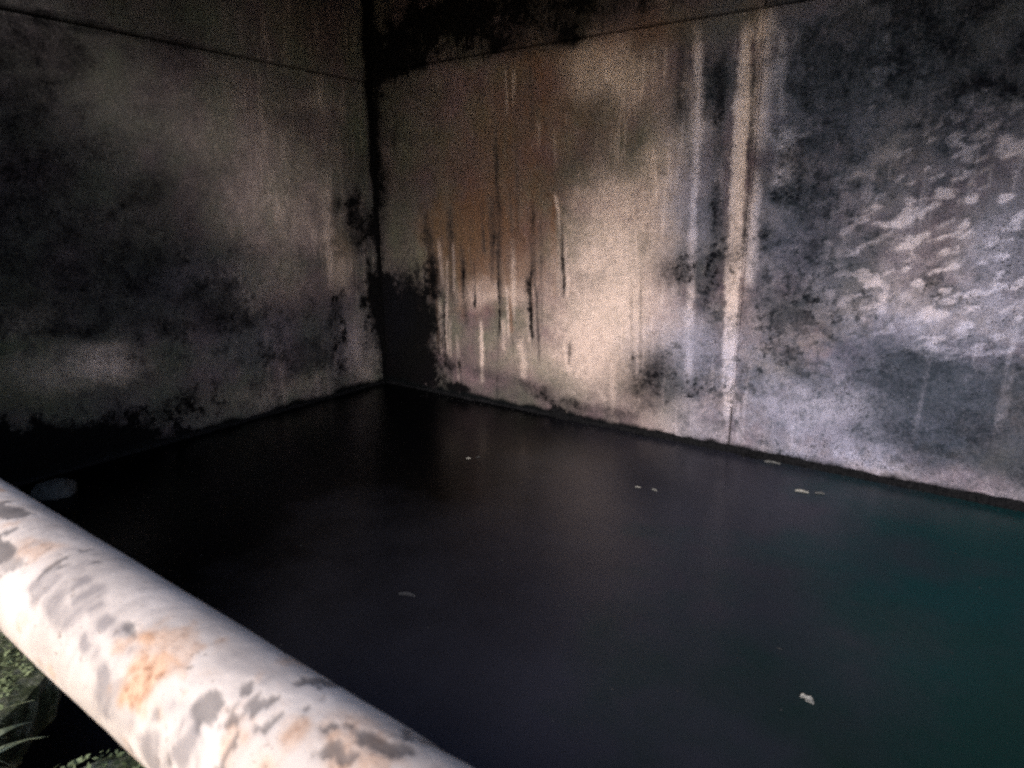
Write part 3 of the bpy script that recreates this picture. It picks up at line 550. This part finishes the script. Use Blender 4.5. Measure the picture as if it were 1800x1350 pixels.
# ------------------------------------------------------------------ handrail in the foreground
def rail_mat():
    m, nt, b = new_mat('flaking_white_paint')
    co = object_coord(nt)
    aa = N(nt, 'ShaderNodeAttribute', attribute_name='wear')
    s = N(nt, 'ShaderNodeSeparateColor'); nt.links.new(aa.outputs['Color'], s.inputs[0])
    bare, rust, dirt = s.outputs[0], s.outputs[1], s.outputs[2]
    c = ramp(nt, noise(nt, co, 14, 5, 0.65), [(0.3, (0.53, 0.435, 0.38)), (0.7, (0.86, 0.72, 0.64))])
    c = mix(nt, mathn(nt, 'MULTIPLY', dirt, 0.8), c, (0.24, 0.20, 0.195))
    c = mix(nt, mathn(nt, 'MULTIPLY', rust, 0.75), c, (0.56, 0.31, 0.17))
    bc = ramp(nt, noise(nt, co, 60, 5, 0.7), [(0.3, (0.050, 0.042, 0.042)), (0.7, (0.125, 0.10, 0.094))])
    fr = ramp(nt, noise(nt, co, 150, 4, 0.7), [(0.30, (0.45, 0.24, 0.12)), (0.52, (1.1, 1.02, 0.95)), (0.72, (1.5, 1.5, 1.5))])
    c = mix(nt, mathn(nt, 'MULTIPLY', rust, 0.8), c, mix(nt, 1.0, c, fr, 'MULTIPLY'))
    pit = ramp(nt, noise(nt, co, 190, 3, 0.6), [(0.62, (0, 0, 0)), (0.68, (1, 1, 1))])
    pz = ramp(nt, noise(nt, co, 22, 3, 0.6), [(0.48, (0, 0, 0)), (0.62, (1, 1, 1))])
    c = mix(nt, mathn(nt, 'MULTIPLY', mathn(nt, 'MULTIPLY', pit, pz), 0.7), c, (0.16, 0.11, 0.085))
    c = mix(nt, bare, c, bc)
    nt.links.new(c, b.inputs['Base Color'])
    b.inputs['Roughness'].default_value = 0.6
    bump(nt, noise(nt, co, 130, 5, 0.7), 0.25, 0.002, b)
    return m

def build_rail():
    r, x0, x1 = 0.045, -1.75, 1.6
    nth, step = 140, 0.0028
    nx = int((x1 - x0) / step) + 1
    Xs = np.linspace(x0, x1, nx)
    th = np.linspace(0, 2 * math.pi, nth + 1)
    Xg, T = np.meshgrid(Xs, th, indexing='ij')
    S = T * r                                  # arc length from the side facing the far wall, upwards
    per = 2 * math.pi * r
    bare = np.zeros_like(Xg); rust = np.zeros_like(Xg); dirt = np.zeros_like(Xg)
    # periodic noise round the tube: sample on the cylinder's unrolled strip, blended at the seam (seam underneath)
    n1 = fbm(Xg, S, 30, 900, 5, 0.62); n2 = fbm(Xg, S, 90, 905, 4, 0.65); n3 = fbm(Xg * 1.0, S * 0.35, 45, 910, 4, 0.6)
    Xw = Xg + 0.030 * (fbm(Xg, S, 22, 950, 4, 0.6) - 0.5); Sw = S + 0.030 * (fbm(Xg, S, 22, 960, 4, 0.6) - 0.5)
    def spot(a, x, tdeg, rx, rt, amt, soft=0.16, w=1.1):
        d = np.hypot((Xw - x) / rx, (Sw - R(tdeg) * r) / rt)
        mm = sstep(1 + soft, 1 - soft, d + 1.5 * w * (n1 - 0.5) + 0.9 * (n2 - 0.5))
        np.maximum(a, amt * mm, out=a)
    for q in BARE_SPOTS: spot(bare, *q)
    for q in RUST_SPOTS: spot(rust, *q, soft=0.6, w=1.6)
    for q in DIRT_SPOTS: spot(dirt, *q, soft=0.6, w=1.8)
    rust = np.clip(rust * (0.25 + sstep(0.36, 0.60, fbm(Xg + 0.25 * S, S * 0.3, 70, 920, 4, 0.6))) + 0.55 * sstep(0.56, 0.72, n1) * (0.4 + n2), 0, 1)
    n4 = fbm(Xg + 0.25 * S, S * 0.22, 80, 930, 4, 0.65)
    dirt = np.clip(dirt * (0.35 + 0.9 * sstep(0.35, 0.60, n4)) + 0.26 * sstep(0.54, 0.70, n4) * sstep(-0.30, -0.42, Xg) + 0.18 * sstep(0.55, 0.72, n3), 0, 1)
    chips = sstep(0.70, 0.74, fbm(Xg, S * 0.6, 48, 940, 4, 0.65))
    bare = np.clip(np.maximum(bare * 0.92, 0.7 * chips), 0, 1)
    rad = r + 0.0016 * (fbm(Xg, S, 9, 970, 3) - 0.5) - 0.0010 * bare + 0.0012 * (n1 - 0.5) * (1 - bare) * 0.5 + 0.0005 * (n2 - 0.5)
    zdrop = -0.016 * (Xg + 0.4)                # the tube sags a little towards the right
    Y = 0.179 + rad * np.cos(T); Z = 2.2 - 0.297 + zdrop + rad * np.sin(T)
    for a in (bare, rust, dirt): a[:, -1] = a[:, 0]
    Y[:, -1] = Y[:, 0]; Z[:, -1] = Z[:, 0]
    me = grid_mesh('tube', np.stack([Xg, Y, Z], -1).reshape(-1, 3), nx, nth + 1)
    put_masks(me, 'wear', (bare, rust, dirt))
    bm = bmesh.new(); bm.from_mesh(me)
    bmesh.ops.remove_doubles(bm, verts=bm.verts[:], dist=0.00005)
    bmesh.ops.holes_fill(bm, edges=[e for e in bm.edges if e.is_boundary])
    bmesh.ops.recalc_face_normals(bm, faces=bm.faces)
    bm.to_mesh(me); bm.free()
    return me
# (x, degrees round the tube, half length, half arc, amount); 90 degrees is the top, 180 the side facing the viewer
BARE_SPOTS = []
RUST_SPOTS = []
DIRT_SPOTS = []
BARE_SPOTS = [(-0.657, 86.6, 0.0292, 0.0121, 0.8), (-0.596, 120.2, 0.0196, 0.0067, 0.85), (-0.569, 126.3, 0.0101, 0.005, 0.5), (-0.409, 111.2, 0.0093, 0.0037, 0.6), (-0.311, 126.2, 0.0095, 0.0077, 0.75), (-0.34, 140.5, 0.0066, 0.0051, 0.55), (-0.238, 102.6, 0.0053, 0.0041, 0.85), (-0.214, 91.4, 0.0183, 0.0069, 0.8), (-0.218, 101.4, 0.0066, 0.0035, 0.8), (-0.204, 79.7, 0.0082, 0.0063, 0.7)]
RUST_SPOTS = [(-0.391, 107.0, 0.0144, 0.0062, 0.7), (-0.369, 126.2, 0.0216, 0.0141, 1.0), (-0.363, 143.1, 0.0152, 0.0065, 0.8), (-0.364, 111.4, 0.0102, 0.0047, 0.5), (-0.348, 79.7, 0.0072, 0.0061, 0.45), (-0.326, 102.6, 0.0056, 0.0024, 0.4), (-0.357, 107.8, 0.0071, 0.003, 0.5), (-0.256, 110.2, 0.0111, 0.0055, 0.5), (-0.267, 126.0, 0.0151, 0.0048, 0.45), (-0.218, 105.8, 0.023, 0.0048, 0.7), (-0.564, 109.3, 0.0252, 0.0091, 0.4), (-0.22, 85.0, 0.0275, 0.0098, 0.35)]
DIRT_SPOTS = [(-0.463, 113.5, 0.0199, 0.0066, 0.7), (-0.425, 141.0, 0.024, 0.0044, 0.8), (-0.415, 116.7, 0.0205, 0.0049, 0.8), (-0.515, 126.3, 0.0298, 0.0088, 0.6), (-0.473, 103.4, 0.0205, 0.0057, 0.6), (-0.517, 136.1, 0.015, 0.0055, 0.7), (-0.315, 148.5, 0.0088, 0.0116, 0.9), (-0.338, 166.7, 0.0122, 0.0167, 0.8), (-0.396, 153.2, 0.0168, 0.0104, 0.7), (-0.478, 132.6, 0.0273, 0.0065, 0.6), (-0.362, 160.4, 0.0207, 0.0066, 0.6), (-0.513, 104.2, 0.0451, 0.0074, 0.35), (-0.302, 81.8, 0.036, 0.0079, 0.3), (-0.333, 134.3, 0.0185, 0.0065, 0.7)]

handrail = empty('handrail', (0, 0.179, 0.70))
tag(handrail, 'thick rusty steel handrail tube with flaking white paint in the foreground', 'handrail')
MAT_RAIL = rail_mat()
link('tube', build_rail(), MAT_RAIL, handrail)
for px in (-1.62, 1.45):
    bm = bmesh.new()
    bmesh.ops.create_cone(bm, cap_ends=True, segments=24, radius1=0.03, radius2=0.03, depth=1.17)
    bmesh.ops.translate(bm, verts=bm.verts, vec=(px, 0.179, 0.70 + 0.575))
    me = bpy.data.meshes.new('post'); bm.to_mesh(me); bm.free(); me.shade_smooth()
    put_masks(me, 'wear', (np.zeros(len(me.vertices)),) * 3)
    link('post', me, MAT_RAIL, handrail)
    link('base_plate', box_mesh('base_plate', px - 0.08, px + 0.08, 0.10, 0.26, 0.70, 0.712, 0.003), MAT_PLAIN, handrail)

# ------------------------------------------------------------------ mossy ledge under the rail, its edge broken away
def ledge_mat():
    m, nt, b = new_mat('mossy_ledge')
    co = object_coord(nt)
    c = ramp(nt, noise(nt, co, 9, 6, 0.7), [(0.32, (0.012, 0.014, 0.006)), (0.46, (0.065, 0.080, 0.030)), (0.60, (0.26, 0.26, 0.19))])
    nt.links.new(c, b.inputs['Base Color'])
    b.inputs['Roughness'].default_value = 0.95
    bump(nt, noise(nt, co, 70, 6, 0.75), 0.8, 0.02, b)
    return m
def build_ledge():
    outline = [(-6.0, 0.80), (-3.2, 0.81), (-2.9, 0.77), (-2.62, 0.80), (-2.45, 0.74), (-2.39, 0.66), (-2.31, 0.57), (-2.25, 0.47), (-2.19, 0.39), (-2.10, 0.33),
               (-1.99, 0.34), (-1.93, 0.42), (-1.87, 0.55), (-1.835, 0.65), (-1.78, 0.72), (-1.6, 0.79), (-1.2, 0.80), (0.5, 0.81), (2.5, 0.79), (5.69, 0.80)]
    pts = []
    rng = random.Random(3)
    for (ax, ay), (bx, by) in zip(outline[:-1], outline[1:]):
        n = max(2, int(math.hypot(bx - ax, by - ay) / 0.03))
        for k in range(n):
            t = k / n
            pts.append((ax + (bx - ax) * t, ay + (by - ay) * t + rng.uniform(-0.008, 0.008)))
    pts.append(outline[-1])
    verts, faces = [], []
    rows = 12
    for (x, y) in pts:
        for k in range(rows):
            t = k / (rows - 1)
            yy = -0.245 + (y + 0.245) * t
            verts.append((x, yy, 0.70 + rng.uniform(-0.006, 0.008) - (0.012 if k == rows - 1 else 0)))
        verts.append((x + rng.uniform(-0.01, 0.01), y - 0.015 + rng.uniform(-0.015, 0.015), 0.60))
        verts.append((x, y - 0.05 + rng.uniform(-0.02, 0.02), 0.48))
        verts.append((x, -0.245, 0.46))
    w = rows + 3
    for i in range(len(pts) - 1):
        for k in range(w - 1):
            a = i * w + k
            faces.append((a, a + w, a + w + 1, a + 1))
    return mesh_from('ledge', verts, faces)
ledge = link('ledge', build_ledge(), ledge_mat())
tag(ledge, 'mossy broken concrete ledge below the handrail', None, kind='structure')

# ------------------------------------------------------------------ algae and roots along the waterline of the far wall
m, nt, b = new_mat('black_algae')
nt.links.new(ramp(nt, noise(nt, object_coord(nt), 40, 4, 0.6), [(0.3, (0.004, 0.004, 0.005)), (0.75, (0.016, 0.016, 0.018))]), b.inputs['Base Color'])
b.inputs['Roughness'].default_value = 0.9
b.inputs['Specular IOR Level'].default_value = 0.05
MAT_ALGAE = m
def build_fringe(axis):
    rng = np.random.RandomState(5)
    verts, faces = [], []
    a0, a1 = (WALL_X + 0.02, 5.6) if axis == 'x' else (0.0, WALL_Y - 0.03)
    us = np.arange(a0, a1, 0.02)
    if axis == 'x':
        h = 0.018 + 0.034 * sstep(-3.9, -1.5, us) + 0.012 * sstep(-1.5, 0.3, us) + 0.05 * (fbm(us, us * 0, 5, 50, 5, 0.7) - 0.4) + 0.008 * (fbm(us, us * 0, 30, 60, 2) - 0.5)
    else:
        h = 0.03 + 0.06 * (fbm(us, us * 0, 4, 70, 5, 0.7) - 0.4)
    h = np.clip(h * (0.45 + 1.1 * fbm(us, us * 0, 1.7, 80, 4, 0.6)), 0.006, 0.12)
    for u, hh in zip(us, h):
        t = 0.018 + rng.uniform(0, 0.012)
        prof = [(0.0, hh), (t * 0.6, hh * 0.8), (t, hh * 0.3), (t * 1.2, -0.03)]
        for d, z in prof:
            verts.append((u, WALL_Y - d, z) if axis == 'x' else (WALL_X + d, u, z))
    for i in range(len(us) - 1):
        for k in range(3):
            a = i * 4 + k
            faces.append((a, a + 1, a + 5, a + 4))
    return mesh_from('algae_fringe', verts, faces)
fr = link('algae_fringe', build_fringe('x'), MAT_ALGAE)
tag(fr, 'black algae fringe along the waterline of the stained right wall', 'algae', kind='stuff')
fr2 = link('algae_fringe', build_fringe('y'), MAT_ALGAE)
tag(fr2, 'black algae fringe along the waterline of the dim left wall', 'algae', kind='stuff')

# ------------------------------------------------------------------ small things
def simple_mat(name, ca, cb, scale, rough=0.8):
    m, nt, b = new_mat(name)
    nt.links.new(ramp(nt, noise(nt, object_coord(nt), scale, 5, 0.65), [(0.3, ca), (0.7, cb)]), b.inputs['Base Color'])
    b.inputs['Roughness'].default_value = rough
    return m
MAT_PALE = simple_mat('pale_scrap', (0.18, 0.18, 0.165), (0.42, 0.40, 0.37), 60)
MAT_LEAF = simple_mat('dry_leaf', (0.06, 0.06, 0.06), (0.15, 0.15, 0.15), 50)
MAT_STONE = simple_mat('weathered_stone', (0.02, 0.022, 0.025), (0.08, 0.085, 0.085), 9, 0.9)
MAT_REED = simple_mat('dry_grass', (0.14, 0.17, 0.09), (0.36, 0.39, 0.27), 30)

def scrap(name, x, y, length, width, rot, label, cat, mat, curl=0.3, seed=1, group=None):
    """A curled flake lying on the water: pointed outline, thickness, one raised edge."""
    rng = random.Random(seed)
    length *= 0.8; width *= 0.75
    n = 9
    top, bot = [], []
    for k in range(n):
        t = k / (n - 1)
        w = width * 0.5 * (math.sin(math.pi * (0.08 + 0.88 * t)) ** 0.8) * rng.uniform(0.45, 1.25)
        cx = (t - 0.5) * length
        bend = 0.12 * length * math.sin(math.pi * t)
        row = []
        for s in (-1, -0.3, 0.3, 1):
            z = 0.004 + curl * width * (s * s * 0.5 + 0.4 * (t - 0.5) ** 2) * (1 if s > 0 else 0.5)
            row.append((cx, s * w + bend, z))
        top.append(row)
        bot.append([(a, b_, c - 0.003) for a, b_, c in row])
    verts = [v for r_ in top for v in r_] + [v for r_ in bot for v in r_]
    off = n * 4
    faces = []
    for i in range(n - 1):
        for j in range(3):
            a = i * 4 + j
            faces.append((a, a + 4, a + 5, a + 1))
            faces.append((off + a, off + a + 1, off + a + 5, off + a + 4))
        a = i * 4
        faces.append((a, off + a, off + a + 4, a + 4))
        a = i * 4 + 3
        faces.append((a, a + 4, off + a + 4, off + a))
    for i in (0, n - 1):
        for j in range(3):
            a = i * 4 + j
            f = (a, a + 1, off + a + 1, off + a)
            faces.append(f if i == 0 else f[::-1])
    o = link(name, mesh_from(name, verts, faces), mat)
    o.location = (x, y, 0.0)
    o.rotation_euler = (0, 0, rot)
    return tag(o, label, cat, group)

GR = 'pale scraps floating on the black water'
scrap('floating_leaf', -0.395, 2.925, 0.085, 0.050, R(-20), 'pale cream leaf floating alone on the dark green water at bottom right', 'leaf', MAT_PALE, 0.5, 2, GR)
scrap('floating_scrap', -0.965, 5.41, 0.125, 0.045, R(8), 'bright white scrap on the water near the right wall, left one of a close pair', 'scrap', MAT_PALE, 0.5, 5, GR)
scrap('floating_scrap', -0.840, 5.46, 0.090, 0.045, R(24), 'duller grey scrap on the water near the right wall, right one of a close pair', 'scrap', MAT_LEAF, 0.3, 6, GR)
scrap('floating_scrap', -2.085, 4.735, 0.055, 0.022, R(20), 'tiny white fleck in mid water, left of two flecks below the vertical joint', 'scrap', MAT_PALE, 0.4, 7, GR)
scrap('floating_scrap', -1.950, 4.760, 0.060, 0.022, R(-10), 'tiny white fleck in mid water, right of two flecks below the vertical joint', 'scrap', MAT_PALE, 0.4, 8, GR)
scrap('floating_scrap', -3.630, 4.440, 0.045, 0.030, R(40), 'small bright fleck on the blackest water in front of the corner', 'scrap', MAT_PALE, 0.5, 9, GR)
scrap('floating_scrap', -3.580, 4.520, 0.050, 0.014, R(70), 'thin faint fleck just right of the bright fleck on the black water', 'scrap', MAT_LEAF, 0.3, 10, GR)
scrap('floating_leaf', -2.52, 2.49, 0.130, 0.038, R(20), 'faint grey leaf floating in the middle of the dark water above the rail', 'leaf', simple_mat('sodden_leaf', (0.020, 0.020, 0.024), (0.042, 0.042, 0.048), 40), 0.2, 11, GR)
scrap('floating_scrap', -1.33, 5.93, 0.17, 0.06, R(5), 'grey scrap caught against the algae right of the joint crack', 'scrap', MAT_LEAF, 0.4, 12, GR)

# grey stone standing out of the water by the left wall
def build_stone():
    bm = bmesh.new()
    bmesh.ops.create_icosphere(bm, subdivisions=4, radius=1.0)
    from mathutils import noise as mn
    for v in bm.verts:
        c = v.co.copy()
        k = 1 + 0.16 * mn.noise(c * 1.6) + 0.06 * mn.noise(c * 4.0)
        p = c * k
        p.z = min(p.z, 0.82 + 0.05 * mn.noise(c * 3))            # flattened top
        v.co = (p.x * 0.17, p.y * 0.14, p.z * 0.12)
    me = bpy.data.meshes.new('stone'); bm.to_mesh(me); bm.free(); me.shade_smooth()
    return me
stone = link('stone', build_stone(), MAT_STONE)
stone.location = (-5.86, 1.93, 0.005)
stone.rotation_euler = (R(4), R(-6), R(25))
tag(stone, 'dim grey rounded stone rising from the water just behind the handrail', 'stone')

# root and moss clumps hanging at the waterline of the far wall
def build_clump(w, h, seed):
    rng = random.Random(seed)
    verts, faces = [], []
    for k in range(46):
        x = rng.gauss(0, w * 0.33); ht = 0.75 * h * rng.uniform(0.45, 1.0) * math.exp(-(x / w) ** 2 * 2.2)
        wd = rng.uniform(0.010, 0.026); lean = rng.uniform(-0.3, 0.3) * ht; y = -rng.uniform(0.0, 0.03)
        b0 = len(verts)
        for t, sc in ((0, 1.0), (0.5, 0.8), (1.0, 0.45)):
            cx = x + lean * t * t; z = -0.01 + (ht + 0.01) * t; yy = y - 0.012 * math.sin(2.2 * t)
            verts += [(cx - wd * sc, yy, z), (cx, yy - wd * sc, z), (cx + wd * sc, yy, z)]
        for i in (0, 3):
            for j in (0, 1, 2):
                a, c = b0 + i + j, b0 + i + (j + 1) % 3
                faces.append((a, c, c + 3, a + 3))
    return mesh_from('moss_clump', verts, faces)
GM = 'dark moss clumps along the waterline'
for x, w, h, lab in ((-3.62, 0.17, 0.23, 'tallest ragged black moss clump on the waterline, below the pale lime patch'),
                     (-3.36, 0.20, 0.11, 'low black moss clump just right of the tallest clump'),
                     (-2.62, 0.14, 0.09, 'small dark moss clump on the waterline midway to the joint crack'),
                     (-1.50, 0.16, 0.09, 'small dark moss clump on the waterline just right of the joint crack'),
                     (-4.88, 0.10, 0.06, 'tiny black moss clump on the waterline near the dark corner')):
    c = link('moss_clump', build_clump(w, h, int(abs(x) * 100)), MAT_ALGAE)
    c.location = (x, WALL_Y - 0.012, 0.0)
    tag(c, lab, 'moss', GM)

# dry grass hanging out of the broken notch in the ledge
def build_blade(length, width, droop, seed):
    rng = random.Random(seed)
    verts, faces = [], []
    n = 8
    for k in range(n):
        t = k / (n - 1)
        w = width * (1 - t) ** 0.6 * (0.7 + 0.6 * math.sin(math.pi * min(1, t + 0.2)))
        y = length * t; z = 0.03 * math.sin(math.pi * t) - droop * t * t
        x = 0.10 * length * t * t * rng.choice((1, 1))
        verts += [(x - w, y, z), (x, y, z - w * 0.35), (x + w, y, z), (x, y, z - w * 0.35 - 0.0012)]
    for i in range(n - 1):
        for j in range(4):
            a, c = i * 4 + j, i * 4 + (j + 1) % 4
            faces.append((a, c, c + 4, a + 4))
    faces.append((3, 2, 1, 0))
    return mesh_from('blade', verts, faces)
tuft = empty('grass_tuft', (-2.12, 0.33, 0.70))
tag(tuft, 'dry pale grass tuft growing from the broken mossy ledge at bottom left', 'grass')
rng = random.Random(12)
spots = [(-2.215, 0.385, 6, 0.19, 0.016), (-2.165, 0.36, 14, 0.20, 0.012), (-2.06, 0.345, 8, 0.19, 0.017), (-2.015, 0.335, -6, 0.13, 0.010)]
for k in range(22):
    spots.append((rng.uniform(-2.28, -1.92), rng.uniform(0.30, 0.40), rng.uniform(-35, 35), rng.uniform(0.05, 0.17), rng.uniform(0.004, 0.010)))
for i, (bx, by, rot, ln, wd) in enumerate(spots):
    o = link('blade', build_blade(ln, wd, rng.uniform(0.0, 0.05), i), MAT_REED)
    o.location = (bx, by, 0.692 + rng.uniform(0, 0.01)); o.rotation_euler = (R(rng.uniform(-8, 12)), R(rng.uniform(-40, 40)), R(rot))
    o.parent = tuft; o.matrix_parent_inverse = tuft.matrix_basis.inverted()

# moss cushions and leaf litter on the ledge, too many to count
def build_litter():
    rng = random.Random(21)
    verts, faces = [], []
    for k in range(2600):
        x = rng.uniform(-3.1, -1.6)
        y = rng.uniform(0.30, 0.76)
        if -2.44 + 0.95 * (0.66 - y) < x < -1.84 - 0.4 * (0.66 - y):
            continue
        s = rng.uniform(0.004, 0.014); a = rng.uniform(0, 6.28); z = 0.704 + rng.uniform(0, 0.014)
        t1, t2 = rng.uniform(-0.7, 0.7), rng.uniform(-0.7, 0.7)
        b0 = len(verts)
        for u_, v_ in ((-1, 0), (0, -0.5), (1, 0), (0, 0.5)):
            px, py = s * u_, s * v_
            verts.append((x + px * math.cos(a) - py * math.sin(a), y + px * math.sin(a) + py * math.cos(a), z + px * t1 + py * t2))
        verts.append((x, y, z - 0.003))
        faces += [(b0, b0 + 1, b0 + 2, b0 + 3), (b0, b0 + 3, b0 + 4), (b0 + 3, b0 + 2, b0 + 4), (b0 + 2, b0 + 1, b0 + 4), (b0 + 1, b0, b0 + 4)]
    return mesh_from('leaf_litter', verts, faces)
litter = link('leaf_litter', build_litter(), simple_mat('moss_and_litter', (0.04, 0.065, 0.015), (0.30, 0.34, 0.18), 14))
tag(litter, 'green moss and leaf litter on the broken ledge at bottom left', 'leaf litter', kind='stuff')

# fine dust and scum on the water
def build_scum():
    rng = random.Random(33)
    verts, faces = [], []
    for k in range(600):
        if rng.random() < 0.8:
            x = rng.uniform(-5.5, 1.5); y = WALL_Y - 0.05 - abs(rng.gauss(0, 0.16))
        else:
            x = rng.uniform(-5.5, 1.5); y = rng.uniform(1.2, 5.9)
        s = rng.uniform(0.002, 0.008) * (1.6 if rng.random() < 0.05 else 1); a = rng.uniform(0, 6.28)
        n = rng.choice((4, 5, 6)); b0 = len(verts)
        for i in range(n):
            r_ = s * rng.uniform(0.5, 1.2); t = a + 6.283 * i / n
            verts.append((x + 1.5 * r_ * math.cos(t), y + r_ * math.sin(t), 0.003))
        verts.append((x, y, 0.005))
        for i in range(n):
            faces.append((b0 + i, b0 + (i + 1) % n, b0 + n))
    return mesh_from('scum', verts, faces)
scum = link('scum', build_scum(), simple_mat('grey_scum', (0.012, 0.012, 0.014), (0.055, 0.055, 0.058), 3))
tag(scum, 'fine grey scum and dust specks scattered on the black water', 'scum', kind='stuff')
